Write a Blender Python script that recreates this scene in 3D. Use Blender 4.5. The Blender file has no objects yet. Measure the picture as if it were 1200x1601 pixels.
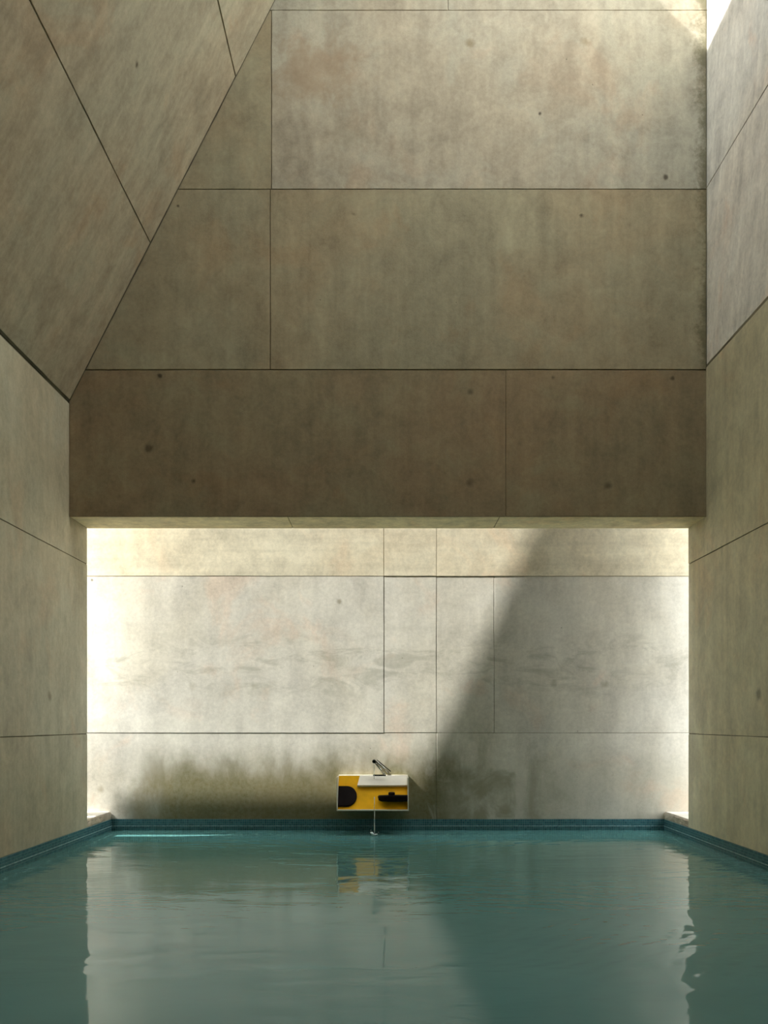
import bpy, bmesh, math, random
from mathutils import Vector, noise

random.seed(7)
scene = bpy.context.scene
COL = scene.collection

# ------------------------------------------------------------------ camera
cam_d = bpy.data.cameras.new('camera')
cam = bpy.data.objects.new('camera', cam_d)
COL.objects.link(cam)
CAM_Z = 0.98
cam.location = (0.0, 0.0, CAM_Z)
cam.rotation_euler = (math.pi / 2, 0, 0)
F_PX = 1400.0
cam_d.sensor_fit = 'VERTICAL'
cam_d.sensor_height = 36.0
cam_d.lens = F_PX / 1601 * 36.0
cam_d.shift_y = (1128 - 800.5) / 1601
cam_d.shift_x = -(606 - 600) / 1601
cam_d.clip_end = 500
scene.camera = cam

# ------------------------------------------------------------------ sky, sun, exposure
world = bpy.data.worlds.new('sky')
scene.world = world
world.use_nodes = True
bg = world.node_tree.nodes['Background']
bg.inputs['Color'].default_value = (0.93, 0.965, 1.0, 1)
bg.inputs['Strength'].default_value = 2.0

sun_d = bpy.data.lights.new('sun', 'SUN')
sun = bpy.data.objects.new('sun', sun_d)
COL.objects.link(sun)
SUN_DIR = Vector((1.0, 0.21, -1.0)).normalized()
sun.rotation_euler = SUN_DIR.to_track_quat('-Z', 'Y').to_euler()
sun.location = (-8, -2, 12)
sun_d.energy = 5.4
sun_d.angle = math.radians(0.6)
sun_d.color = (1.0, 0.985, 0.95)

vs = scene.view_settings
vs.view_transform = 'Standard'
vs.look = 'None'
vs.gamma = 1.0
vs.use_curve_mapping = False
vs.exposure = 1.75
cy = scene.cycles
cy.use_denoising = True
cy.max_bounces = 10
cy.diffuse_bounces = 7
cy.glossy_bounces = 5
cy.transmission_bounces = 6
cy.transparent_max_bounces = 12
cy.caustics_reflective = False
cy.caustics_refractive = False
cy.sample_clamp_indirect = 8.0

# ------------------------------------------------------------------ node helpers
class NT:
    """Small helper around a material node tree."""
    def __init__(self, name):
        self.mat = bpy.data.materials.new(name)
        self.mat.use_nodes = True
        self.t = self.mat.node_tree
        self.n = self.t.nodes
        self.b = self.n['Principled BSDF']
        self.out = self.n['Material Output']
    def link(self, a, b):
        self.t.links.new(a, b)
    def node(self, typ, **kw):
        nd = self.n.new(typ)
        for k, v in kw.items():
            setattr(nd, k, v)
        return nd
    def put(self, sock, v):
        if isinstance(v, bpy.types.NodeSocket):
            self.link(v, sock)
        elif v is not None:
            sock.default_value = v
    def math(self, op, a, b=None, clamp=False):
        nd = self.node('ShaderNodeMath', operation=op, use_clamp=clamp)
        self.put(nd.inputs[0], a)
        if b is not None:
            self.put(nd.inputs[1], b)
        return nd.outputs[0]
    def ramp(self, v, a, b, lo=0.0, hi=1.0, smooth=True):
        nd = self.node('ShaderNodeMapRange')
        nd.interpolation_type = 'SMOOTHSTEP' if smooth else 'LINEAR'
        self.put(nd.inputs['Value'], v)
        nd.inputs['From Min'].default_value = a
        nd.inputs['From Max'].default_value = b
        nd.inputs['To Min'].default_value = lo
        nd.inputs['To Max'].default_value = hi
        return nd.outputs[0]
    def noise(self, vec, scale, detail=4, rough=0.55, dist=0.0):
        nd = self.node('ShaderNodeTexNoise')
        self.put(nd.inputs['Vector'], vec)
        nd.inputs['Scale'].default_value = scale
        nd.inputs['Detail'].default_value = detail
        nd.inputs['Roughness'].default_value = rough
        nd.inputs['Distortion'].default_value = dist
        return nd.outputs['Fac']
    def mapping(self, vec, scale=(1, 1, 1), rot=(0, 0, 0), loc=(0, 0, 0)):
        nd = self.node('ShaderNodeMapping')
        self.put(nd.inputs['Vector'], vec)
        nd.inputs['Scale'].default_value = scale
        nd.inputs['Rotation'].default_value = rot
        nd.inputs['Location'].default_value = loc
        return nd.outputs[0]
    def mix(self, fac, a, b, blend='MIX'):
        nd = self.node('ShaderNodeMix', data_type='RGBA', blend_type=blend)
        self.put(nd.inputs['Factor'], fac)
        self.put(nd.inputs['A'], a if isinstance(a, bpy.types.NodeSocket) else (*a, 1) if len(a) == 3 else a)
        self.put(nd.inputs['B'], b if isinstance(b, bpy.types.NodeSocket) else (*b, 1) if len(b) == 3 else b)
        return nd.outputs['Result']


def concrete(name, base, warm, grey, streak=(9, 9, 0.7), streak_rot=(0, 0, 0), blotch=0.5,
             spots=(), stain=None, edge=None, rough=0.88, bump=0.35, seed=0.0, spec=0.25, pa=0.15):
    """Board-smooth cast concrete: blotches, streaks, fine speckle, blow-holes, located spots."""
    m = NT(name)
    tc = m.node('ShaderNodeTexCoord')
    P = m.mapping(tc.outputs['Object'], loc=(seed, seed * 0.7, seed * 1.3))
    P0 = tc.outputs['Object']
    big = m.noise(P, 0.75, 5, 0.55, 0.4)
    mid = m.noise(P, 2.6, 6, 0.6, 0.6)
    fine = m.noise(P, 30, 6, 0.7)
    patchy = m.noise(m.mapping(P, scale=(1, 1, 0.75), loc=(7, 3, 5)), 6.5, 7, 0.66, 0.5)
    grain = m.noise(P, 170, 3, 0.6)
    stv = m.mapping(m.mapping(P, rot=streak_rot), scale=streak)
    st = m.noise(stv, 1.0, 5, 0.6)
    c = m.mix(m.ramp(big, 0.38, 0.62), base, warm)
    c = m.mix(m.ramp(mid, 0.47, 0.72, 0, blotch), c, grey)
    c = m.mix(m.ramp(m.noise(m.mapping(P, loc=(3, 9, 2)), 1.6, 5, 0.6, 0.7), 0.54, 0.70, 0, 0.5), c, tuple(a * b for a, b in zip(base, (1.04, 0.84, 0.74))))
    # value variations
    v = m.math('ADD', m.ramp(st, 0.25, 0.75, -0.13, 0.13, False), m.ramp(fine, 0.3, 0.7, -0.11, 0.11, False))
    v = m.math('ADD', v, m.ramp(grain, 0.3, 0.7, -0.05, 0.05, False))
    v = m.math('ADD', v, m.ramp(mid, 0.3, 0.7, -0.13, 0.13, False))
    v = m.math('ADD', v, m.ramp(patchy, 0.3, 0.7, -pa, pa, False))
    info = m.node('ShaderNodeObjectInfo')
    v = m.math('ADD', v, m.ramp(info.outputs['Random'], 0, 1, -0.035, 0.035, False))
    v = m.math('ADD', v, 1.0)
    comb = m.node('ShaderNodeCombineColor')
    for i in range(3):
        m.link(v, comb.inputs[i])
    c = m.mix(1.0, c, comb.outputs[0], 'MULTIPLY')
    # scattered blow-holes
    vor = m.node('ShaderNodeTexVoronoi')
    m.put(vor.inputs['Vector'], P)
    vor.inputs['Scale'].default_value = 5.5
    hole = m.ramp(vor.outputs['Distance'], 0.018, 0.04, 1.0, 0.0)
    gate = m.ramp(m.noise(P, 1.9, 2), 0.5, 0.6)
    hole = m.math('MULTIPLY', hole, gate)
    c = m.mix(m.math('MULTIPLY', hole, 0.55), c, (0.06, 0.052, 0.035))
    sp_sum = None
    for (sx, sy, sz, r, s, col) in spots:
        wob = m.node('ShaderNodeVectorMath', operation='DISTANCE')
        m.put(wob.inputs[0], P0)
        wob.inputs[1].default_value = (sx, sy, sz)
        d = m.math('ADD', wob.outputs['Value'], m.ramp(patchy, 0.3, 0.7, -r * 0.4, r * 0.4, False))
        k = m.ramp(d, r * 0.1, r * 0.95, s, 0.0)
        c = m.mix(k, c, col)
    if stain:
        c = stain(m, P0, c, mid, fine, st)
    if edge:
        c = edge(m, P0, c, mid, fine)
    m.link(c, m.b.inputs['Base Color'])
    m.b.inputs['Roughness'].default_value = rough
    m.b.inputs['Specular IOR Level'].default_value = spec
    bp = m.node('ShaderNodeBump')
    bp.inputs['Strength'].default_value = bump
    bp.inputs['Distance'].default_value = 0.006
    hsum = m.math('ADD', m.math('MULTIPLY', fine, 0.45), m.math('MULTIPLY', mid, 0.9))
    hsum = m.math('SUBTRACT', hsum, m.math('MULTIPLY', hole, 0.5))
    hsum = m.math('ADD', hsum, m.math('MULTIPLY', grain, 0.15))
    m.link(hsum, bp.inputs['Height'])
    m.link(bp.outputs[0], m.b.inputs['Normal'])
    return m.mat


def plain(name, col, rough=0.5, metal=0.0, var=0.08, scale=20, bump=0.0, spec=0.5):
    m = NT(name)
    tc = m.node('ShaderNodeTexCoord')
    n = m.noise(tc.outputs['Object'], scale, 4)
    dark = tuple(x * (1 - var) for x in col)
    lite = tuple(min(1, x * (1 + var)) for x in col)
    m.link(m.mix(m.ramp(n, 0.3, 0.7), dark, lite), m.b.inputs['Base Color'])
    m.b.inputs['Roughness'].default_value = rough
    m.b.inputs['Metallic'].default_value = metal
    m.b.inputs['Specular IOR Level'].default_value = spec
    if bump:
        bp = m.node('ShaderNodeBump')
        bp.inputs['Strength'].default_value = bump
        bp.inputs['Distance'].default_value = 0.003
        m.link(n, bp.inputs['Height'])
        m.link(bp.outputs[0], m.b.inputs['Normal'])
    return m.mat

# ------------------------------------------------------------------ mesh helpers
def link_mesh(name, verts, faces, mat, parent=None, smooth=False):
    me = bpy.data.meshes.new(name)
    me.from_pydata([tuple(v) for v in verts], [], faces)
    me.update()
    bm = bmesh.new()
    bm.from_mesh(me)
    bmesh.ops.recalc_face_normals(bm, faces=bm.faces)
    bm.to_mesh(me)
    bm.free()
    if smooth:
        for p in me.polygons:
            p.use_smooth = True
    me.materials.append(mat)
    o = bpy.data.objects.new(name, me)
    COL.objects.link(o)
    o.parent = parent
    return o


class MB:
    """Collects shapes into one mesh."""
    def __init__(self):
        self.v, self.f = [], []
    def box(self, x0, x1, y0, y1, z0, z1):
        b = len(self.v)
        self.v += [Vector(p) for p in ((x0, y0, z0), (x1, y0, z0), (x1, y1, z0), (x0, y1, z0),
                                       (x0, y0, z1), (x1, y0, z1), (x1, y1, z1), (x0, y1, z1))]
        self.f += [tuple(b + i for i in q) for q in ((0, 3, 2, 1), (4, 5, 6, 7), (0, 1, 5, 4), (1, 2, 6, 5), (2, 3, 7, 6), (3, 0, 4, 7))]
        return self
    def tube(self, pts, radii, n=12, cap=True):
        b = len(self.v)
        pts = [Vector(p) for p in pts]
        up = Vector((0.13, 0.21, 0.97))
        for i, p in enumerate(pts):
            d = (pts[min(i + 1, len(pts) - 1)] - pts[max(i - 1, 0)]).normalized()
            s = d.cross(up)
            if s.length < 0.15:
                s = d.cross(Vector((1, 0, 0)))
            s.normalize()
            t = d.cross(s).normalized()
            r = radii[i] if hasattr(radii, '__len__') else radii
            for k in range(n):
                a = 2 * math.pi * k / n
                self.v.append(p + s * math.cos(a) * r + t * math.sin(a) * r)
        for i in range(len(pts) - 1):
            for k in range(n):
                self.f.append((b + i * n + k, b + i * n + (k + 1) % n, b + (i + 1) * n + (k + 1) % n, b + (i + 1) * n + k))
        if cap:
            self.f.append(tuple(b + k for k in range(n)))
            self.f.append(tuple(b + (len(pts) - 1) * n + k for k in range(n)))
        return self
    def lathe(self, centre, axis, profile, n=32):
        """profile: (distance along axis, radius)"""
        b = len(self.v)
        c, ax = Vector(centre), Vector(axis).normalized()
        s = ax.orthogonal().normalized()
        t = ax.cross(s)
        for (h, r) in profile:
            for k in range(n):
                a = 2 * math.pi * k / n
                self.v.append(c + ax * h + (s * math.cos(a) + t * math.sin(a)) * r)
        for i in range(len(profile) - 1):
            for k in range(n):
                self.f.append((b + i * n + k, b + i * n + (k + 1) % n, b + (i + 1) * n + (k + 1) % n, b + (i + 1) * n + k))
        self.f.append(tuple(b + k for k in range(n)))
        self.f.append(tuple(b + (len(profile) - 1) * n + k for k in range(n)))
        return self
    def build(self, name, mat, parent=None, smooth=False, bevel=0.0):
        o = link_mesh(name, self.v, self.f, mat, parent, smooth)
        if bevel:
            md = o.modifiers.new('bevel', 'BEVEL')
            md.width = bevel
            md.segments = 2
            md.limit_method = 'ANGLE'
        return o


def clip(poly, nx, ny, c):
    """Keep the side nx*u + ny*v >= c of a convex 2-D polygon."""
    out = []
    for i in range(len(poly)):
        a, b = poly[i], poly[(i + 1) % len(poly)]
        da, db = nx * a[0] + ny * a[1] - c, nx * b[0] + ny * b[1] - c
        if da >= 0:
            out.append(a)
        if (da >= 0) != (db >= 0):
            t = da / (da - db)
            out.append((a[0] + (b[0] - a[0]) * t, a[1] + (b[1] - a[1]) * t))
    return [p for i, p in enumerate(out) if math.hypot(p[0] - out[i - 1][0], p[1] - out[i - 1][1]) > 1e-4]


def shrink(poly, g):
    """Move every edge of a convex counter-clockwise polygon inwards by g (number or one per edge)."""
    n = len(poly)
    lines = []
    for i in range(n):
        a, b = poly[i], poly[(i + 1) % n]
        dx, dy = b[0] - a[0], b[1] - a[1]
        L = math.hypot(dx, dy)
        nx, ny = -dy / L, dx / L
        gi = g[i] if hasattr(g, '__len__') else g
        lines.append((nx, ny, nx * a[0] + ny * a[1] + gi))
    out = []
    for i in range(n):
        a, b = lines[i - 1], lines[i]
        det = a[0] * b[1] - a[1] * b[0]
        out.append(((a[2] * b[1] - a[1] * b[2]) / det, (a[0] * b[2] - a[2] * b[0]) / det))
    return out


def ragged(poly, step, amp, seed):
    """Break the edges of a polygon into short steps with a little unevenness."""
    out = []
    n = len(poly)
    for i in range(n):
        a, b = poly[i], poly[(i + 1) % n]
        dx, dy = b[0] - a[0], b[1] - a[1]
        L = math.hypot(dx, dy)
        k = max(1, int(L / step))
        nx, ny = -dy / L, dx / L
        for j in range(k):
            t = j / k
            o = 0.0 if j == 0 else amp * (noise.noise(Vector((a[0] + dx * t, a[1] + dy * t, seed)) * 4.0)
                                          + 0.7 * noise.noise(Vector((a[0] + dx * t, a[1] + dy * t, seed)) * 17.0))
            out.append((a[0] + dx * t + nx * o, a[1] + dy * t + ny * o))
    return out


JOINT = 0.006
def prism(mb, poly, frame, d0, d1, bev=0.0):
    """Extrude a polygon in a plane frame (origin, U, V, N) from depth d0 to d1 along N, with a small arris bevel at d1."""
    O, U, V, N = frame
    def pt(p, d):
        return O + U * p[0] + V * p[1] + N * d
    n = len(poly)
    b = len(mb.v)
    rings = [(poly, d0)]
    if bev:
        cx = sum(p[0] for p in poly) / n
        cyy = sum(p[1] for p in poly) / n
        inner = []
        for p in poly:
            dx, dy = cx - p[0], cyy - p[1]
            L = math.hypot(dx, dy)
            inner.append((p[0] + dx / L * bev * 1.4, p[1] + dy / L * bev * 1.4))
        rings += [(poly, d1 - bev), (inner, d1)]
    else:
        rings += [(poly, d1)]
    for ring, d in rings:
        for p in ring:
            mb.v.append(pt(p, d))
    for r in range(len(rings) - 1):
        for i in range(n):
            j = (i + 1) % n
            mb.f.append((b + r * n + i, b + r * n + j, b + (r + 1) * n + j, b + (r + 1) * n + i))
    mb.f.append(tuple(b + (len(rings) - 1) * n + i for i in range(n)))
    mb.f.append(tuple(b + i for i in reversed(range(n))))


_pseed = [0]
def panel(parent, poly, frame, mat, gap=0.004, proud=0.0, rag=0.0015, name='panel', label=None):
    _pseed[0] += 1
    q = shrink(poly, gap)
    if rag:
        q = ragged(q, 0.06, rag, _pseed[0] * 3.7)
    mb = MB()
    prism(mb, q, frame, -JOINT - 0.002, proud, 0.0025)
    o = mb.build(name, mat, parent)
    if label:
        o['label'] = label
    return o


def rect(u0, u1, v0, v1):
    return [(u0, v0), (u1, v0), (u1, v1), (u0, v1)]

def structure(o, label=None):
    o['kind'] = 'structure'
    if label:
        o['label'] = label
    return o

def tag(o, label, cat, group=None, kind=None):
    o['label'] = label
    o['category'] = cat
    if group:
        o['group'] = group
    if kind:
        o['kind'] = kind
    return o

# ------------------------------------------------------------------ measurements (metres; water level z = 0)
U_ = 0.005                      # metres per pixel in the plane of the end wall
def zk(k):                      # height of a level k pixels below the horizon there
    return CAM_Z - k * U_
W = 498 * U_                    # half width between the side walls
Y1 = 7.0                        # front of the end wall
Y1B = 7.0 * 1.0604              # its rear
Y2 = 7.0 / 0.868                # back wall
Z_BASE = zk(176)
Z_G = 0.12
Z_J1, Z_J2 = zk(20.5), zk(-260.5)
Z_LINTEL = zk(-320)
Z_FOLD = zk(-500)
Z_J3, Z_J4, Z_J5 = zk(-550), zk(-832), zk(-1112)
SL = 320 / 625                  # run of the leaning slab per metre of rise
Z_TOP = 8.60
Z_RT = 8.0                      # top of the right wall
Y_OPEN = 3.1                    # the roof opening runs from here to the end wall
Y_REAR = -2.5
Y_POOL = 1.6
def x_slope(z):
    return -W + (z - Z_FOLD) * SL
def X2(px):                     # pixel columns on the back wall / end wall
    return (px - 606) / 0.868 * U_
def X1(px):
    return (px - 606) * U_
def Z2(py):
    return CAM_Z - (py - 1128) / 0.868 * U_
def Z1(py):
    return CAM_Z - (py - 1128) * U_

# ------------------------------------------------------------------ materials
DARK = (0.045, 0.036, 0.022)
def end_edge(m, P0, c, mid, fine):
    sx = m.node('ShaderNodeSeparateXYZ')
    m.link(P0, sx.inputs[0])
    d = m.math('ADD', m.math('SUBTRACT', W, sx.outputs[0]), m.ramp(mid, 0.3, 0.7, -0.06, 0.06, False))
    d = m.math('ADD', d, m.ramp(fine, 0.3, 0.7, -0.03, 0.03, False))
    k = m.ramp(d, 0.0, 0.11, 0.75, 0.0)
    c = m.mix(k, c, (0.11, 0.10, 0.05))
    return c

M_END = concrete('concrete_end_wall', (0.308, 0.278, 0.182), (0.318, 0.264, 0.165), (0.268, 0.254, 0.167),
                 spots=[(X1(735), Y1, Z1(68), 0.055, 0.55, (0.23, 0.19, 0.10)), (X1(915), Y1, Z1(66), 0.05, 0.45, (0.24, 0.2, 0.11)),
                        (X1(843), Y1, Z1(178), 0.018, 0.9, DARK), (X1(908), Y1, Z1(337), 0.03, 0.85, DARK),
                        (X1(1040), Y1, Z1(277), 0.03, 0.8, DARK), (X1(250), Y1, Z1(588), 0.022, 0.85, DARK),
                        (X1(278), Y1, Z1(322), 0.022, 0.85, DARK), (X1(232), Y1, Z1(702), 0.05, 0.6, DARK),
                        (X1(303), Y1, Z1(752), 0.03, 0.7, DARK), (X1(734), Y1, Z1(756), 0.045, 0.5, DARK),
                        (X1(864), Y1, Z1(590), 0.03, 0.7, DARK), (X1(1050), Y1, Z1(592), 0.025, 0.7, DARK),
                        (X1(735), Y1, Z1(613), 0.035, 0.5, DARK), (X1(553), Y1, Z1(335), 0.03, 0.5, DARK),
                        (X1(490), Y1, Z1(100), 0.30, 0.28, (0.40, 0.26, 0.15)), (X1(950), Y1, Z1(760), 0.05, 0.5, DARK)],
                 edge=end_edge, seed=3.1)
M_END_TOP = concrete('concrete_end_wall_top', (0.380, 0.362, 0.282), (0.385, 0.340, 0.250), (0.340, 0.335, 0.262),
                     spots=[(X1(735), Y1, Z1(68), 0.055, 0.6, (0.20, 0.16, 0.08)), (X1(915), Y1, Z1(66), 0.05, 0.5, (0.21, 0.17, 0.09)),
                            (X1(843), Y1, Z1(178), 0.022, 0.9, DARK), (X1(1040), Y1, Z1(277), 0.03, 0.8, DARK),
                            (X1(490), Y1, Z1(110), 0.45, 0.45, (0.36, 0.25, 0.15)), (X1(540), Y1, Z1(210), 0.22, 0.3, (0.22, 0.20, 0.14))],
                     edge=end_edge, seed=4.4)  # greyer upper lift; the cooler, brighter light up there is partly in its colour
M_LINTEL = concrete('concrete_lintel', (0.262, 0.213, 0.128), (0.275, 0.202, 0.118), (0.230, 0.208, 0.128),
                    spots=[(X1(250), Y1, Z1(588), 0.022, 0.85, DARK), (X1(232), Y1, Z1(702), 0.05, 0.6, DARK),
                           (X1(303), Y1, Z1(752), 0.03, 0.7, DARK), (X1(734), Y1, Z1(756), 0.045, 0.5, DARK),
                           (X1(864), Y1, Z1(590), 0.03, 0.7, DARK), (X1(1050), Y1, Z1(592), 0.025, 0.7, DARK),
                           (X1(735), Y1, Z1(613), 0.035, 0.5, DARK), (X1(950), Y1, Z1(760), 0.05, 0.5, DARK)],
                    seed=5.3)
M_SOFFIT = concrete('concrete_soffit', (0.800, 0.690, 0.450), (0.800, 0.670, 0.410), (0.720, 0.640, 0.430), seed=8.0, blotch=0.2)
M_LEAN = concrete('concrete_leaning_slab', (0.405, 0.367, 0.262), (0.420, 0.352, 0.242), (0.350, 0.340, 0.245),
                  streak=(12, 12, 0.7), streak_rot=(0.0, -math.atan(SL), 0.0), seed=1.7,
                  spots=[(x_slope(5.6), 5.0, 5.6, 0.03, 0.6, DARK), (x_slope(4.7) + 0.25, 5.75, 5.2, 0.03, 0.8, DARK)])
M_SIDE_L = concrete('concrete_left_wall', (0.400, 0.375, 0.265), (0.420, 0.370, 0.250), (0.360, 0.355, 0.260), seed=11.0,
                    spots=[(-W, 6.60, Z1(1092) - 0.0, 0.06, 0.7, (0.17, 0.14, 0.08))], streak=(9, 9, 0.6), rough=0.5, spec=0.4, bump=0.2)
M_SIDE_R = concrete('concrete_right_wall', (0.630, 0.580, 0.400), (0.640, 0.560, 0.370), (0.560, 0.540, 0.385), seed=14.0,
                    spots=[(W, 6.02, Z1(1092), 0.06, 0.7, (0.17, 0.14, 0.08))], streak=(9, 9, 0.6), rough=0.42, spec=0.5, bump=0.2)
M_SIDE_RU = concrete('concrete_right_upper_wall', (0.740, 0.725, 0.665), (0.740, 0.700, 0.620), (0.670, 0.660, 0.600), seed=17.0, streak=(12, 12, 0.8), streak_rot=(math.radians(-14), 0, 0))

def back_stain(m, P0, c, mid, fine, st):
    sp = m.node('ShaderNodeSeparateXYZ')
    m.link(P0, sp.inputs[0])
    x, z = sp.outputs[0], sp.outputs[2]
    # algae splash zone along the water, left of the basin
    sn = m.noise(m.mapping(P0, scale=(1.0, 1.0, 0.55), loc=(2.3, 0, 5.1)), 3.4, 7, 0.68, 0.3)
    zz = m.math('ADD', z, m.ramp(sn, 0.3, 0.7, -0.10, 0.10, False))
    zz = m.math('ADD', zz, m.ramp(st, 0.3, 0.7, -0.03, 0.03, False))
    low = m.ramp(zz, 0.42, 0.84, 1.0, 0.0)
    xx = m.math('ADD', x, m.ramp(sn, 0.3, 0.7, -0.2, 0.2, False))
    left = m.math('MULTIPLY', m.ramp(xx, -2.55, -1.9), m.ramp(xx, 0.3, 1.0, 1.0, 0.25))
    k = m.math('MULTIPLY', m.math('MULTIPLY', low, left), m.ramp(fine, 0.3, 0.7, 0.80, 0.98, False))
    c = m.mix(k, c, m.mix(m.ramp(sn, 0.4, 0.6), (0.115, 0.103, 0.033), (0.145, 0.122, 0.044)))
    # damp green mottling right of the basin with pale lime blooms
    n2 = m.noise(m.mapping(P0, scale=(1, 1, 0.7), loc=(4.2, 0, 1.0)), 3.1, 5, 0.6, 1.2)
    zone = m.math('MULTIPLY', m.ramp(z, 0.35, 1.2, 1.0, 0.0), m.math('MULTIPLY', m.ramp(x, 0.1, 0.5), m.ramp(x, 1.0, 1.9, 1.0, 0.0)))
    c = m.mix(m.math('MULTIPLY', zone, m.ramp(n2, 0.40, 0.62, 0.0, 0.6)), c, (0.19, 0.18, 0.10))
    c = m.mix(m.math('MULTIPLY', zone, m.ramp(n2, 0.34, 0.42, 0.35, 0.0)), c, (0.50, 0.48, 0.40))
    # grey scuffs in a band at mid height
    band = m.math('MULTIPLY', m.ramp(z, 1.05, 1.4), m.ramp(z, 1.55, 1.95, 1.0, 0.0))
    n3 = m.noise(m.mapping(P0, scale=(1.0, 1.0, 2.6), loc=(1.7, 0, 0)), 2.6, 6, 0.65, 0.8)
    c = m.mix(m.math('MULTIPLY', band, m.ramp(n3, 0.48, 0.66, 0.0, 0.45)), c, (0.27, 0.26, 0.20))
    return c

M_BACK = concrete('concrete_back_wall', (0.570, 0.545, 0.470), (0.560, 0.525, 0.430), (0.490, 0.475, 0.400), stain=back_stain, seed=21.0, bump=0.22, pa=0.08, streak=(5, 5, 0.9),
                  spots=[(X2(530), Y2, Z2(940), 0.035, 0.6, (0.2, 0.17, 0.1)), (X2(945), Y2, Z2(1070), 0.05, 0.5, (0.22, 0.19, 0.12)),
                         (X2(301), Y2, Z2(1073), 0.06, 0.35, (0.27, 0.24, 0.16)), (X2(397), Y2, Z2(1073), 0.05, 0.35, (0.27, 0.24, 0.16)),
                         (X2(866), Y2, Z2(1068), 0.06, 0.4, (0.25, 0.22, 0.14)), (X2(158), Y2, Z2(1235), 0.05, 0.5, (0.25, 0.2, 0.12)),
                         (X2(144), Y2, Z2(907), 0.02, 0.7, DARK)])
M_BACKTOP = concrete('concrete_back_wall_top', (0.600, 0.550, 0.410), (0.600, 0.530, 0.380), (0.540, 0.510, 0.390), streak=(0.7, 9, 11), seed=24.0, bump=0.25)
M_CORE = plain('concrete_joint', (0.17, 0.15, 0.10), 0.9, 0, 0.35, 3)
M_REAR = plain('dark_rear_wall', (0.10, 0.085, 0.06), 0.9, 0, 0.2, 2)
M_LEDGE = concrete('pale_ledge', (0.66, 0.63, 0.56), (0.64, 0.60, 0.50), (0.60, 0.57, 0.50), seed=27.0)
M_MORTAR = concrete('chipped_mortar', (0.47, 0.38, 0.28), (0.55, 0.49, 0.39), (0.30, 0.23, 0.16), seed=29.0, bump=0.9)
M_GROUND = concrete('gravel_ground', (0.50, 0.47, 0.39), (0.46, 0.42, 0.33), (0.40, 0.38, 0.32), seed=35.0)

def mosaic_tile_mat():
    m = NT('glazed_mosaic')
    tc = m.node('ShaderNodeTexCoord')
    vor = m.node('ShaderNodeTexWhiteNoise')
    sn = m.node('ShaderNodeVectorMath', operation='SNAP')
    m.link(m.mapping(tc.outputs['Object'], loc=(0.01, 0.01, 0.0)), sn.inputs[0])
    sn.inputs[1].default_value = (0.02, 0.02, 0.02)
    m.link(sn.outputs[0], vor.inputs['Vector'])
    c = m.mix(m.ramp(vor.outputs['Value'], 0, 1, 0, 1, False), (0.035, 0.115, 0.135), (0.075, 0.20, 0.22))
    m.link(c, m.b.inputs['Base Color'])
    m.b.inputs['Roughness'].default_value = 0.22
    return m.mat
M_TILE = mosaic_tile_mat()
M_GROUT_PALE = plain('pale_grout', (0.30, 0.44, 0.45), 0.6, var=0.5, scale=90)
M_GROUT = plain('tile_grout', (0.22, 0.33, 0.33), 0.8, var=0.15)

def pool_lining():
    m = NT('pool_mosaic_lining')
    tc = m.node('ShaderNodeTexCoord')
    br = m.node('ShaderNodeTexBrick')
    m.link(tc.outputs['Object'], br.inputs['Vector'])
    br.offset = 0.0
    br.inputs['Scale'].default_value = 1.0
    br.inputs['Brick Width'].default_value = 0.05
    br.inputs['Row Height'].default_value = 0.05
    br.inputs['Mortar Size'].default_value = 0.004
    br.inputs['Color1'].default_value = (0.15, 0.33, 0.33, 1)
    br.inputs['Color2'].default_value = (0.20, 0.40, 0.39, 1)
    br.inputs['Mortar'].default_value = (0.34, 0.48, 0.46, 1)
    m.link(br.outputs['Color'], m.b.inputs['Base Color'])
    m.b.inputs['Roughness'].default_value = 0.5
    return m.mat
M_POOL = pool_lining()

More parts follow.
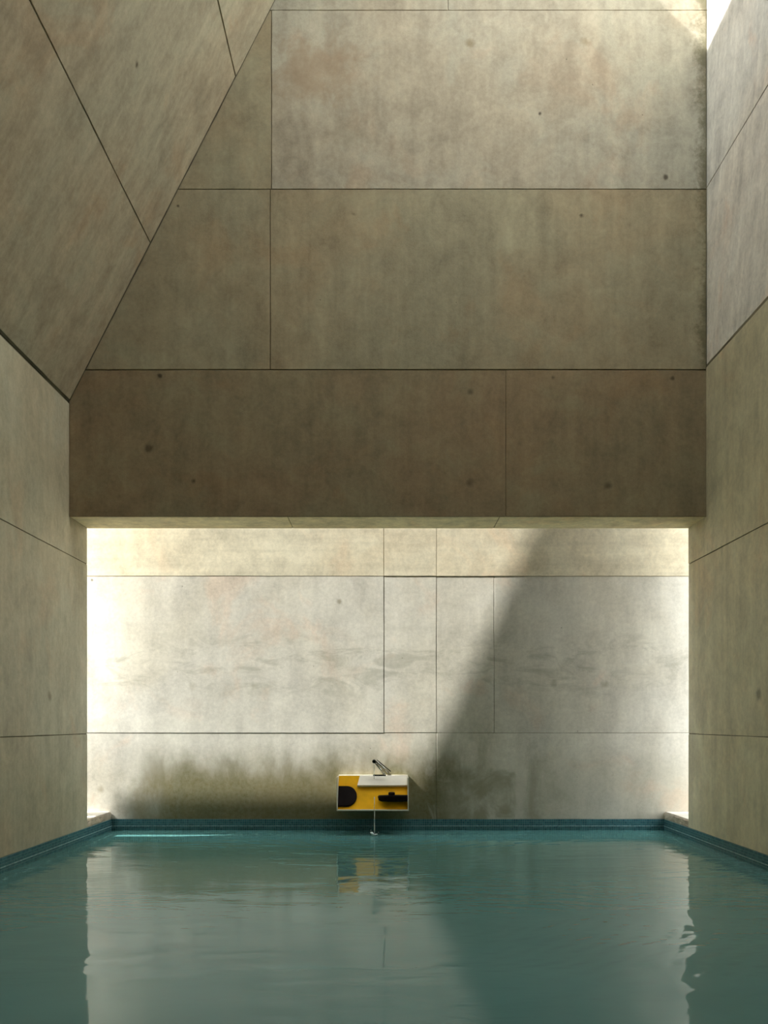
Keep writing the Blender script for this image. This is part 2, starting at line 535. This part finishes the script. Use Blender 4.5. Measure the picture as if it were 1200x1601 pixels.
def water_mat():
    m = NT('water')
    m.n.remove(m.b)
    tc = m.node('ShaderNodeTexCoord')
    P = tc.outputs['Object']
    n1 = m.noise(m.mapping(P, scale=(0.9, 1.6, 1)), 1.5, 3, 0.5, 0.6)
    n2 = m.noise(m.mapping(P, scale=(1.6, 4.2, 1), rot=(0, 0, 0.25)), 2.2, 3, 0.5, 1.0)
    patch = m.ramp(m.noise(P, 0.55, 3), 0.42, 0.66, 0.10, 1.0)
    # a train of small waves crossing near the right wall
    d2 = m.node('ShaderNodeVectorMath', operation='DISTANCE')
    m.link(P, d2.inputs[0])
    d2.inputs[1].default_value = (-0.6, 5.0, 0.0)
    d3 = m.node('ShaderNodeVectorMath', operation='DISTANCE')
    m.link(P, d3.inputs[0])
    d3.inputs[1].default_value = (1.15, 3.9, 0.0)
    train = m.math('SINE', m.math('MULTIPLY', m.math('ADD', d2.outputs['Value'], m.math('MULTIPLY', n1, 0.35)), 62.0))
    train = m.math('MULTIPLY', train, m.ramp(d3.outputs['Value'], 0.1, 1.1, 0.07, 0.0))
    # rings spreading from where the stream falls in
    d = m.node('ShaderNodeVectorMath', operation='DISTANCE')
    m.link(P, d.inputs[0])
    d.inputs[1].default_value = (-0.115, 7.66, 0.0)
    ring = m.math('SINE', m.math('MULTIPLY', m.math('ADD', d.outputs['Value'], m.math('MULTIPLY', n1, 0.25)), 42.0))
    ring = m.math('MULTIPLY', ring, m.ramp(d.outputs['Value'], 0.1, 2.2, 0.10, 0.0))
    h = m.math('ADD', m.math('MULTIPLY', n1, 0.7), m.math('MULTIPLY', m.math('MULTIPLY', n2, 0.5), patch))
    h = m.math('ADD', h, ring)
    h = m.math('ADD', h, train)
    bp = m.node('ShaderNodeBump')
    bp.inputs['Strength'].default_value = 0.7
    bp.inputs['Distance'].default_value = 0.014
    m.link(h, bp.inputs['Height'])
    fr = m.node('ShaderNodeFresnel')
    fr.inputs['IOR'].default_value = 1.22
    m.link(bp.outputs[0], fr.inputs['Normal'])
    tr = m.node('ShaderNodeBsdfTransparent')
    tr.inputs['Color'].default_value = (0.40, 0.62, 0.60, 1)
    gl = m.node('ShaderNodeBsdfGlossy')
    gl.inputs['Roughness'].default_value = 0.03
    gl.inputs['Color'].default_value = (0.95, 0.97, 0.95, 1)
    m.link(bp.outputs[0], gl.inputs['Normal'])
    mx = m.node('ShaderNodeMixShader')
    df = m.node('ShaderNodeBsdfDiffuse')
    cl = m.noise(P, 0.8, 3)
    m.link(m.mix(m.ramp(cl, 0.35, 0.65), (0.082, 0.222, 0.212), (0.10, 0.25, 0.238)), df.inputs['Color'])
    body = m.node('ShaderNodeMixShader')
    body.inputs[0].default_value = 0.82
    m.link(tr.outputs[0], body.inputs[1])
    m.link(df.outputs[0], body.inputs[2])
    m.link(fr.outputs[0], mx.inputs[0])
    m.link(body.outputs[0], mx.inputs[1])
    m.link(gl.outputs[0], mx.inputs[2])
    m.link(mx.outputs[0], m.out.inputs['Surface'])
    return m.mat
M_WATER = water_mat()

# ------------------------------------------------------------------ structure: end wall over the opening
FRONT = (Vector((0, Y1, 0)), Vector((1, 0, 0)), Vector((0, 0, 1)), Vector((0, -1, 0)))
mb = MB()
core = [(-W - 0.01, Z_LINTEL + JOINT), (W + 0.01, Z_LINTEL + JOINT), (W + 0.01, Z_RT), (x_slope(Z_TOP) - 0.01, Z_TOP), (-W - 0.01, Z_FOLD)]
prism(mb, core, FRONT, -(Y1B - Y1), -JOINT)
wall_end = structure(mb.build('wall_end', M_CORE), 'tall concrete end wall above the wide opening')
def end_panel(u0, u1, v0, v1, mat, **kw):
    p = rect(u0, u1, v0, v1)
    p = clip(p, 1, -SL, -W - Z_FOLD * SL)        # right of the leaning slab
    p = clip(p, 1, 0, -W)
    xt = x_slope(Z_TOP)
    p = clip(p, -(Z_TOP - Z_RT), -(W - xt), -(Z_TOP - Z_RT) * W - (W - xt) * Z_RT)
    return panel(wall_end, p, FRONT, mat, **kw)
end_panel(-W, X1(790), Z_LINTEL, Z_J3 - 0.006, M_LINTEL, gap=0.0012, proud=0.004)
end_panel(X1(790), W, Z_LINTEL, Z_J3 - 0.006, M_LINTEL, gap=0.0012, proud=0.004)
end_panel(-W, X1(422), Z_J3, Z_J4, M_END, gap=0.0028)
end_panel(X1(422), W, Z_J3, Z_J4, M_END, gap=0.0028, proud=0.002)
end_panel(-W, X1(424), Z_J4, Z_J5, M_END, gap=0.0028)
end_panel(X1(424), W, Z_J4, Z_J5, M_END_TOP, gap=0.0028, proud=0.002)
end_panel(-W, X1(700), Z_J5, 7.95, M_END_TOP, gap=0.0015)
end_panel(X1(700), W, Z_J5, 7.95, M_END_TOP, gap=0.0015)
end_panel(-W, W, 7.95, Z_TOP, M_END_TOP, gap=0.003)
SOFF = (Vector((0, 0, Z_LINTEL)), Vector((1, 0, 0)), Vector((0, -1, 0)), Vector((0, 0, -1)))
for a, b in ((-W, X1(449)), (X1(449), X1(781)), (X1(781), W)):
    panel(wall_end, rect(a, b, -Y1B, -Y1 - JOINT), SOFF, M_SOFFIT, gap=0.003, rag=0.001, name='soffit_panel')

# ------------------------------------------------------------------ side walls
T_WALL = 0.32
LEFT = (Vector((-W, 0, 0)), Vector((0, 1, 0)), Vector((0, 0, 1)), Vector((1, 0, 0)))
RIGHT = (Vector((W, 0, 0)), Vector((0, -1, 0)), Vector((0, 0, 1)), Vector((-1, 0, 0)))
mb = MB().box(-W - T_WALL, -W - JOINT, Y_REAR, Y1B, Z_BASE, Z_FOLD - 0.005)
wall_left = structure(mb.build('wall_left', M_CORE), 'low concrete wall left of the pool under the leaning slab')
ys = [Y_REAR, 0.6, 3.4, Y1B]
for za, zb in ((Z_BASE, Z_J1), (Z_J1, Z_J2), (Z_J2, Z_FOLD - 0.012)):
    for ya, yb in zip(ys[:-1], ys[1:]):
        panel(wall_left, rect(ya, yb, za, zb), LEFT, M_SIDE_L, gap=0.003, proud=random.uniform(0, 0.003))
mb = MB().box(W + JOINT, W + T_WALL, Y_REAR, Y1B, Z_BASE, Z_RT)
wall_right = structure(mb.build('wall_right', M_CORE), 'tall concrete wall right of the pool')
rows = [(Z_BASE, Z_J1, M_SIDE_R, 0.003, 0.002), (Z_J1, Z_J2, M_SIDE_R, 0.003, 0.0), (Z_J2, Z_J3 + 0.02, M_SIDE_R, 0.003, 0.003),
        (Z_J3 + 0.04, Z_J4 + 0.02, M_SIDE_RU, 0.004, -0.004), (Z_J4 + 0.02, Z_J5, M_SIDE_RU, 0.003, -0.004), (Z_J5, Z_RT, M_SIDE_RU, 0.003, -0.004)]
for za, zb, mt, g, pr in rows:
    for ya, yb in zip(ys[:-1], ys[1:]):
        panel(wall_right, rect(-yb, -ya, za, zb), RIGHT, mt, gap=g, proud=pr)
# wall behind the photographer
mb = MB().box(-W - T_WALL, W + T_WALL, Y_REAR - 0.3, Y_REAR, -0.2, Z_TOP)
wall_rear = structure(mb.build('wall_rear', M_REAR), 'concrete wall behind the viewpoint')

# ------------------------------------------------------------------ leaning slab (the sloped left half of the roof)
sdir = Vector((SL, 0, 1)).normalized()
snrm = Vector((1, 0, -SL)).normalized()
SLOPE_L = (Z_TOP - Z_FOLD) / sdir.z
LEAN = (Vector((-W, 0, Z_FOLD)), Vector((0, 1, 0)), sdir, snrm)
th = 0.30
mb = MB()
prof = [Vector((-W, 0, Z_FOLD)) - snrm * JOINT, Vector((x_slope(Z_TOP), 0, Z_TOP)) - snrm * JOINT,
        Vector((x_slope(Z_TOP) - 0.585, 0, Z_TOP)), Vector((-W - T_WALL, 0, Z_FOLD))]
for y in (Y_REAR, Y1B):
    for p in prof:
        mb.v.append(Vector((p.x, y, p.z)))
mb.f = [(0, 1, 2, 3), (7, 6, 5, 4), (0, 4, 5, 1), (1, 5, 6, 2), (2, 6, 7, 3), (3, 7, 4, 0)]
ceiling = structure(mb.build('ceiling', M_CORE), 'leaning concrete roof slab on the left')
lv = [0.0] + [(z - Z_FOLD) / sdir.z for z in (zk(-748), zk(-1008), 7.35)] + [SLOPE_L]
for i in range(len(lv) - 1):
    for ya, yb in zip(ys[:-1], ys[1:]):
        yb2 = min(yb, Y1 - 0.004)
        panel(ceiling, rect(ya, yb2, lv[i] + (0.012 if i == 0 else 0), lv[i + 1]), LEAN, M_LEAN, gap=0.004, rag=0.002, proud=random.uniform(0, 0.004))

# unseen roof added to limit skylight, from slab top to right wall
mb = MB()
for y in (Y_REAR - 0.3, Y_OPEN):
    for (x, z) in ((x_slope(Z_TOP), Z_TOP - 0.02), (W + T_WALL, Z_RT - 0.02 - T_WALL * (Z_TOP - Z_RT) / (W - x_slope(Z_TOP)) + 0.24),
                   (W + T_WALL, Z_RT + 0.5), (x_slope(Z_TOP), Z_TOP + 0.25)):
        mb.v.append(Vector((x, y, z)))
mb.f = [(0, 1, 2, 3), (7, 6, 5, 4), (0, 4, 5, 1), (1, 5, 6, 2), (2, 6, 7, 3), (3, 7, 4, 0)]
structure(mb.build('ceiling_near_added', M_END), 'unseen roof over the near end, added to narrow the light opening')

# ------------------------------------------------------------------ back wall across the slot
BACK = (Vector((0, Y2, 0)), Vector((1, 0, 0)), Vector((0, 0, 1)), Vector((0, -1, 0)))
mb = MB().box(-6, 6, Y2 + JOINT, Y2 + 0.35, -1.4, 5.6)
wall_back = structure(mb.build('wall_back', M_CORE), 'sunlit concrete wall behind the opening')
z901, z1146 = Z2(901), Z2(1146)
for u0, u1, v0, v1, mt, g, pr in (
        (-6, X2(600), z901, 5.6, M_BACKTOP, 0.0018, 0.0025), (X2(600), X2(682), z901, 5.6, M_BACKTOP, 0.0018, 0.003), (X2(682), 6, z901, 5.6, M_BACKTOP, 0.0018, 0.0025),
        (-6, X2(600), z1146, z901, M_BACK, 0.002, 0.0015), (X2(600), X2(682), z1146, z901, M_BACK, 0.0025, 0.0),
        (X2(682), X2(772), z1146, z901, M_BACK, 0.002, -0.001), (X2(772), 6, z1146, z901, M_BACK, 0.0015, -0.001),
        (-6, X2(682), Z_BASE, z1146, M_BACK, 0.0015, -0.001), (X2(682), 6, Z_BASE, z1146, M_BACK, 0.0015, 0.0)):
    panel(wall_back, rect(u0, u1, v0, v1), BACK, mt, gap=g, proud=pr, rag=0.0012)

# beam and low walls added out of view to block sun and sky light
mb = MB().box(-5.5, -W - T_WALL - 0.002, Y1B - 0.3, Y1B, 2.95, 3.36).box(-5.5, -5.2, Y1B - 0.3, Y1B, Z_G, 2.95).box(-5.2, -W - T_WALL - 0.002, Y1B - 0.3, Y1B, Z_G, 1.0)
structure(mb.build('wall_added_beam', M_SIDE_L), 'unseen beam over a low wall, added to shape the sunlight')
mb = MB().box(-4.5, -4.2, Y1B + 0.002, Y2, Z_G, 1.3)  # unseen wall added to hold back low sky light from the left
structure(mb.build('wall_added_end', M_SIDE_L), 'low unseen wall added to cut sky light from the left')

# ------------------------------------------------------------------ ground outside, pool shell, deck
mb = MB()
Z_G = 0.12
mb.box(-30, -W - T_WALL, -30, Y1B, -0.3, Z_G).box(W + T_WALL, 30, -30, Y1B, -0.3, Z_G)
mb.box(-W - T_WALL, W + T_WALL, -30, Y_REAR - 0.3, -0.3, Z_G)
mb.box(-30, 30, Y2 + 0.35, 30, -0.3, Z_G)
mb.box(-30, -5, Y1B, Y2 + 0.35, -0.3, Z_G).box(5, 30, Y1B, Y2 + 0.35, -0.3, Z_G)
mb.box(-5, -W - T_WALL, Y1B, Y2 + 0.35, -0.3, Z_BASE).box(W + T_WALL, 5, Y1B, Y2 + 0.35, -0.3, Z_BASE)
structure(mb.build('ground', M_GROUND), 'pale ground outside the pool house')
mb = MB().box(-W, W, Y_POOL, Y2 + 0.01, -1.32, -1.2)
structure(mb.build('floor', M_POOL), 'mosaic floor of the pool under the water')
mb = MB().box(-W, W, Y_REAR, Y_POOL, -1.32, Z_BASE)
structure(mb.build('floor_deck', M_GROUND), 'deck at the near end of the pool')
mb = MB().box(-W - T_WALL, -W, Y_POOL, Y2 + 0.01, -1.32, Z_BASE)
structure(mb.build('wall_pool_left', M_POOL))
mb = MB().box(W, W + T_WALL, Y_POOL, Y2 + 0.01, -1.32, Z_BASE)
structure(mb.build('wall_pool_right', M_POOL))

# mosaic bands round the pool edge
def tile_band(name, frame, length, label):
    O, Uv, Vv, Nv = frame
    s, g = 0.0178, 0.0022
    z0, z1 = -0.08, Z_BASE
    rows_n = int(round((z1 - z0) / (s + g)))
    mb = MB()
    prism(mb, rect(0, length, z0, z1), frame, -0.001, 0.0035)
    root = structure(mb.build(name, M_GROUT), label)
    line = MB()
    prism(line, rect(0, length, z1 - 3 * (s + g) - 0.003, z1 - 3 * (s + g) + 0.003), frame, 0.003, 0.0088)
    line.build('grout_line', M_GROUT_PALE, root)
    t = MB()
    n = int(length / (s + g))
    for r in range(rows_n):
        for i in range(n):
            u0 = i * (s + g) + g * 0.5
            v0 = z1 - (r + 1) * (s + g) + g * 0.5
            off = 0.006 + random.uniform(-0.0006, 0.0006) + (0.002 if r == 2 else 0)
            b = len(t.v)
            tilt = random.uniform(-0.0004, 0.0004)
            for (a, c, d) in ((0, 0, 0), (s, 0, 0), (s, s, 0), (0, s, 0), (0, 0, off), (s, 0, off + tilt), (s, s, off + tilt), (0, s, off)):
                t.v.append(O + Uv * (u0 + a) + Vv * (v0 + c) + Nv * d)
            t.f += [tuple(b + k for k in q) for q in ((4, 5, 6, 7), (0, 1, 5, 4), (1, 2, 6, 5), (2, 3, 7, 6), (3, 0, 4, 7))]
    me = bpy.data.meshes.new('mosaic_tiles')
    me.from_pydata([tuple(v) for v in t.v], [], t.f)
    me.materials.append(M_TILE)
    o = bpy.data.objects.new('mosaic_tiles', me)
    COL.objects.link(o)
    o.parent = root
    o['kind'] = 'stuff'
    return root
tile_band('trim_1', (Vector((-W, Y_POOL, 0)), Vector((0, 1, 0)), Vector((0, 0, 1)), Vector((1, 0, 0))), Y2 - Y_POOL, 'blue green mosaic band along the left pool edge')
tile_band('trim_2', (Vector((-W, Y2, 0)), Vector((1, 0, 0)), Vector((0, 0, 1)), Vector((0, -1, 0))), 2 * W, 'blue green mosaic band along the far pool edge')
tile_band('trim_3', (Vector((W, Y2, 0)), Vector((0, -1, 0)), Vector((0, 0, 1)), Vector((-1, 0, 0))), Y2 - Y_POOL, 'blue green mosaic band along the right pool edge')

# ledges beyond the wall ends
def ledge(sign, label):
    root = bpy.data.objects.new('concrete_ledge', None)
    COL.objects.link(root)
    x0, x1 = sorted((sign * (W + 0.012), sign * (4.19 if sign < 0 else 5.0)))
    root.location = (sign * 3.2, (Y1B + Y2) / 2, Z_BASE)
    bpy.context.view_layer.update()
    inv = root.matrix_world.inverted()
    z1 = zk(162.5)
    mb = MB().box(x0, x1, Y1B + 0.002, Y2 - 0.002, Z_BASE + 0.001, z1)
    o = mb.build('slab', M_LEDGE, root, bevel=0.004)
    o.matrix_parent_inverse = inv
    # broken mortar facing under the ledge's rim
    mb = MB()
    n, k = 40, 6
    xs = sign * W
    for i in range(n + 1):
        y = Y1B + 0.002 + (Y2 - Y1B - 0.004) * i / n
        for j in range(k + 1):
            z = Z_BASE + (z1 - 0.004 - Z_BASE) * j / k
            d = 0.004 + 0.014 * abs(noise.noise(Vector((y * 9, z * 22, sign * 3.0)))) + 0.004 * noise.noise(Vector((y * 40, z * 60, 1.0)))
            if j in (0, k):
                d *= 0.4
            mb.v.append(Vector((xs - sign * (d - 0.008), y, z)))
    for i in range(n):
        for j in range(k):
            a = i * (k + 1) + j
            mb.f.append((a, a + 1, a + k + 2, a + k + 1))
    b = len(mb.v)
    mb.v += [Vector((sign * (W + 0.02), Y1B + 0.002, Z_BASE)), Vector((sign * (W + 0.02), Y1B + 0.002, z1 - 0.004)),
             Vector((sign * (W + 0.02), Y2 - 0.002, z1 - 0.004)), Vector((sign * (W + 0.02), Y2 - 0.002, Z_BASE))]
    mb.f.append((b, b + 1, b + 2, b + 3))
    o = mb.build('mortar_facing', M_MORTAR, root)
    o.matrix_parent_inverse = inv
    tag(root, label, 'ledge')
ledge(-1, 'bright sunlit pale ledge at the pool corner beside the left wall end')
ledge(1, 'pale ledge with chipped mortar face at the pool corner by the right wall')

# ------------------------------------------------------------------ water
mb = MB()
mb.v = [Vector(p) for p in ((-W + 0.004, Y_POOL, 0), (W - 0.004, Y_POOL, 0), (W - 0.004, Y2 - 0.004, 0), (-W + 0.004, Y2 - 0.004, 0))]
mb.f = [(0, 1, 2, 3)]
water = tag(mb.build('pool_water', M_WATER), 'calm teal pool water with faint ripples and reflections', 'water', kind='stuff')

# ------------------------------------------------------------------ basin
M_STEEL = plain('pale_metal', (0.74, 0.70, 0.58), 0.4, 0.15, 0.06)
M_YELLOW = plain('yellow_lining', (0.84, 0.44, 0.003), 0.5, 0, 0.14, 5, spec=0.12)
M_CREAM = plain('cream_panel', (0.90, 0.86, 0.74), 0.6, 0, 0.04, 9)
M_BLACK = plain('dark_rubber', (0.007, 0.004, 0.004), 0.75, 0, 0.3, 12, spec=0.12)
M_CHROME = plain('brushed_chrome', (0.62, 0.62, 0.56), 0.22, 1.0, 0.05, 30)
M_DMETAL = plain('dark_metal', (0.02, 0.022, 0.018), 0.35, 0.6, 0.2, 30)
YB = 7.70
sb = 7.0 / YB
def XB(px): return (px - 606) / sb * U_
def ZB(py): return CAM_Z - (py - 1128) / sb * U_
bx0, bx1, bz0, bz1 = XB(526), XB(638.5), ZB(1268), ZB(1215.5)
root = bpy.data.objects.new('water_basin', None)
COL.objects.link(root)
root.location = ((bx0 + bx1) / 2, (YB + Y2) / 2, bz0)
bpy.context.view_layer.update()
inv = root.matrix_world.inverted()
def bpart(mb, name, mat, parent=None, **kw):
    o = mb.build(name, mat, parent or root, **kw)
    if parent is None:
        o.matrix_parent_inverse = inv
    return o
t = 0.008
yb = Y2 - 0.001
mb = MB().box(bx0, bx0 + t, YB, yb, bz0, bz1).box(bx1 - t, bx1, YB, yb, bz0, bz1)
mb.box(bx0 + t, bx1 - t, YB, yb, bz0, bz0 + 0.011).box(bx0 + t, bx1 - t, YB + 0.26, yb, bz1 - 0.006, bz1)
bpart(mb, 'box_frame', M_STEEL, bevel=0.001)
yi = YB + 0.035
zi = bz0 + 0.012
tl = math.atan2(0.19, bz1 - zi)
TILT = (Vector((0, yi, zi)), Vector((1, 0, 0)), Vector((0, math.sin(tl), math.cos(tl))), Vector((0, -math.cos(tl), math.sin(tl))))
def vt(z): return (z - zi) / math.cos(tl)
mb = MB()
prism(mb, rect(bx0 + t, bx1 - t, 0, vt(bz1 - 0.001)), TILT, -0.008, 0.0)
bpart(mb, 'yellow_panel', M_YELLOW)['label'] = 'glossy yellow inner panel'
mb = MB()
def tp(u, v, d): return TILT[0] + TILT[1] * u + TILT[2] * v + TILT[3] * d
va, vb = vt(ZB(1232.5)), vt(bz1 - 0.003)
xr = bx1 - t - 0.001
mb.v = [tp(XB(557.5), va, 0), tp(xr, va, 0), tp(xr, vb, 0), tp(XB(561), vb, 0),
        tp(XB(557.5), va, 0.030), tp(xr, va, 0.030), tp(xr, vb, 0.008), tp(XB(561), vb, 0.008)]
mb.f = [(0, 3, 2, 1), (4, 5, 6, 7), (0, 1, 5, 4), (1, 2, 6, 5), (2, 3, 7, 6), (3, 0, 4, 7)]
bpart(mb, 'cream_strip', M_CREAM)['label'] = 'cream strip along the top of the yellow panel'
mb = MB()  # dark shapes of the basin front, built as solid parts
# half-round dark shape at the left
cz, rr = ZB(1247.5), ZB(1232.5) - ZB(1247.5)
pts = []
for k in range(25):
    a = -math.pi / 2 + math.pi * k / 24
    pts.append((XB(541) + (XB(557) - XB(541)) * math.cos(a), vt(cz + rr * math.sin(a))))
pts += [(bx0 + t + 0.001, vt(cz + rr)), (bx0 + t + 0.001, vt(cz - rr))]
prism(mb, pts, TILT, 0.0, 0.022, 0.005)
bpart(mb, 'dark_half_round', M_BLACK)['label'] = 'dark half-round shape at the left end'
mb = MB()
# flat dark disc with a knob standing out at the right
prof = [(-0.020, 0.075), (-0.024, 0.118), (-0.015, 0.138), (0.012, 0.146), (0.024, 0.138), (0.027, 0.05)]
mb.lathe((0, 0, 0), (0, 0, 1), prof, 48)
dcx = XB(590) + 0.146
mb.v = [Vector((min(dcx + v.x, bx1 - t - 0.001), YB + 0.052 + v.y * 0.34, ZB(1249.0) + v.z * 1.1)) for v in mb.v]
disc = bpart(mb, 'dark_disc', M_BLACK)
disc['label'] = 'dark flat round disc with a knob'
mb = MB().lathe((XB(612), YB + 0.045, ZB(1244.5)), (0, 0, 1), [(0.0, 0.027), (0.010, 0.029), (0.026, 0.028), (0.030, 0.022)], 24)
bpart(mb, 'knob', M_BLACK, disc)
tag(root, 'small open fronted wall basin lined in yellow above the far pool edge', 'basin')

# ------------------------------------------------------------------ spout on the wall above the basin
YS = 7.80
ss = 7.0 / YS
def XS(px): return (px - 606) / ss * U_
def ZS(py): return CAM_Z - (py - 1128) / ss * U_
tip = Vector((XS(584.5), YS, ZS(1190.5)))
root = bpy.data.objects.new('water_spout', None)
COL.objects.link(root)
root.location = (tip.x, Y2, tip.z)
bpy.context.view_layer.update()
inv = root.matrix_world.inverted()
def spart(mb, name, mat, **kw):
    o = mb.build(name, mat, root, **kw)
    o.matrix_parent_inverse = inv
    return o
mb = MB().lathe(tip + Vector((0, -0.014, 0)), (0, 1, 0), [(0, 0.012), (0.003, 0.0165), (0.03, 0.0175), (0.034, 0.014)], 24)
spart(mb, 'end_cap', M_DMETAL, smooth=False)
low = Vector((XS(605), 7.86, bz1 + 0.026))
off = Vector((0.022, 0.0, 0.014))
mb = MB().tube([tip + Vector((0.004, 0.012, 0)) - off * 0.15, low - off * 0.9], 0.0085)
spart(mb, 'spout_tube', M_CHROME, smooth=True)
mb = MB().tube([tip + Vector((0.018, 0.014, 0.004)), low + off * 0.55], 0.0085)
spart(mb, 'spout_tube', M_CHROME, smooth=True)
mb = MB().tube([tip + Vector((0.024, 0.016, 0.012)), low + off * 1.2 + Vector((0.004, 0, 0))], 0.0042)
spart(mb, 'lever_rod', M_DMETAL, smooth=True)
mb = MB().tube([tip + Vector((0.006, 0.02, -0.006)), Vector((tip.x + 0.03, Y2 + 0.002, tip.z - 0.03))], [0.010, 0.013])
spart(mb, 'wall_arm', M_DMETAL, smooth=True)
mb = MB().box(tip.x - 0.010, low.x - 0.012, 7.872, 7.884, bz1 + 0.001, bz1 + 0.014)
spart(mb, 'base_plate', M_DMETAL)
mb = MB().tube([(low.x - 0.02, 7.875, bz1 + 0.008), (tip.x + 0.006, 7.83, tip.z - 0.01)], 0.006)
spart(mb, 'brace_rod', M_DMETAL, smooth=True)
tag(root, 'slanted chrome water spout with dark cap over the yellow basin', 'spout')

# thin stream and splash
def clear_water():
    m = NT('falling_water')
    m.n.remove(m.b)
    tr = m.node('ShaderNodeBsdfTransparent')
    tr.inputs['Color'].default_value = (0.93, 0.96, 0.93, 1)
    gl = m.node('ShaderNodeBsdfGlossy')
    gl.inputs['Roughness'].default_value = 0.12
    df = m.node('ShaderNodeBsdfDiffuse')
    df.inputs['Color'].default_value = (0.85, 0.86, 0.80, 1)
    tc = m.node('ShaderNodeTexCoord')
    k = m.ramp(m.noise(m.mapping(tc.outputs['Object'], scale=(60, 60, 14)), 1.0, 3), 0.3, 0.7, 0.15, 0.5)
    a = m.node('ShaderNodeMixShader')
    m.link(k, a.inputs[0]); m.link(tr.outputs[0], a.inputs[1]); m.link(df.outputs[0], a.inputs[2])
    b = m.node('ShaderNodeMixShader')
    b.inputs[0].default_value = 0.15
    m.link(a.outputs[0], b.inputs[1]); m.link(gl.outputs[0], b.inputs[2])
    m.link(b.outputs[0], m.out.inputs['Surface'])
    return m.mat
M_FALL = clear_water()
ystr = YB - 0.008
xs_ = XB(585)
pts, rad = [], []
for i in range(24):
    f = i / 23
    z = ZB(1246) * (1 - f) + 0.002 * f
    pts.append((xs_ + 0.0012 * math.sin(f * 17), ystr - 0.004 * f, z))
    rad.append(0.0042 - 0.0012 * f + 0.0004 * math.sin(f * 40))
o = MB().tube(pts, rad, 10).build('water_stream', M_FALL, smooth=True)
tag(o, 'thin clear stream of water falling from the basin into the pool', 'water stream')
pts, rad = [], []
for i in range(12):
    f = i / 11
    pts.append((tip.x, tip.y - 0.004, tip.z - 0.014 - (tip.z - 0.014 - bz1 + 0.02) * f))
    rad.append(0.0038 - 0.001 * f)
o = MB().tube(pts, rad, 10).build('water_stream', M_FALL, smooth=True)
tag(o, 'short stream of water running from the spout cap into the basin', 'water stream')

M_FOAM = plain('white_foam', (0.86, 0.90, 0.88), 0.3, 0, 0.05, 60)
mb = MB()
# crown of the splash: uneven wall of water with drops
n = 22
for ringi, (r, h) in enumerate(((0.006, -0.002), (0.016, -0.002), (0.024, 0.012), (0.027, 0.016), (0.020, 0.010), (0.008, 0.004))):
    for k in range(n):
        a = 2 * math.pi * k / n
        w = 1 + 0.45 * noise.noise(Vector((math.cos(a) * 2, math.sin(a) * 2, 1.3)))
        mb.v.append(Vector((xs_ + r * 1.2 * w * math.cos(a), ystr - 0.01 + r * w * math.sin(a), max(h * w * (1.6 if math.cos(a) < -0.3 else 0.8), -0.002))))
for i in range(5):
    for k in range(n):
        mb.f.append((i * n + k, i * n + (k + 1) % n, (i + 1) * n + (k + 1) % n, (i + 1) * n + k))
for (dx, dy, dz, r) in ((-0.03, 0, 0.045, 0.004), (0.036, -0.01, 0.03, 0.003), (-0.018, -0.02, 0.032, 0.003)):
    mb.lathe((xs_ + dx, ystr + dy, dz - r), (0, 0, 1), [(0.0, r * 0.2), (r * 0.4, r * 0.8), (r, r), (r * 1.6, r * 0.8), (r * 2, r * 0.2)], 8)
o = mb.build('water_splash', M_FOAM, smooth=True)
tag(o, 'small white splash where the stream meets the pool', 'splash')
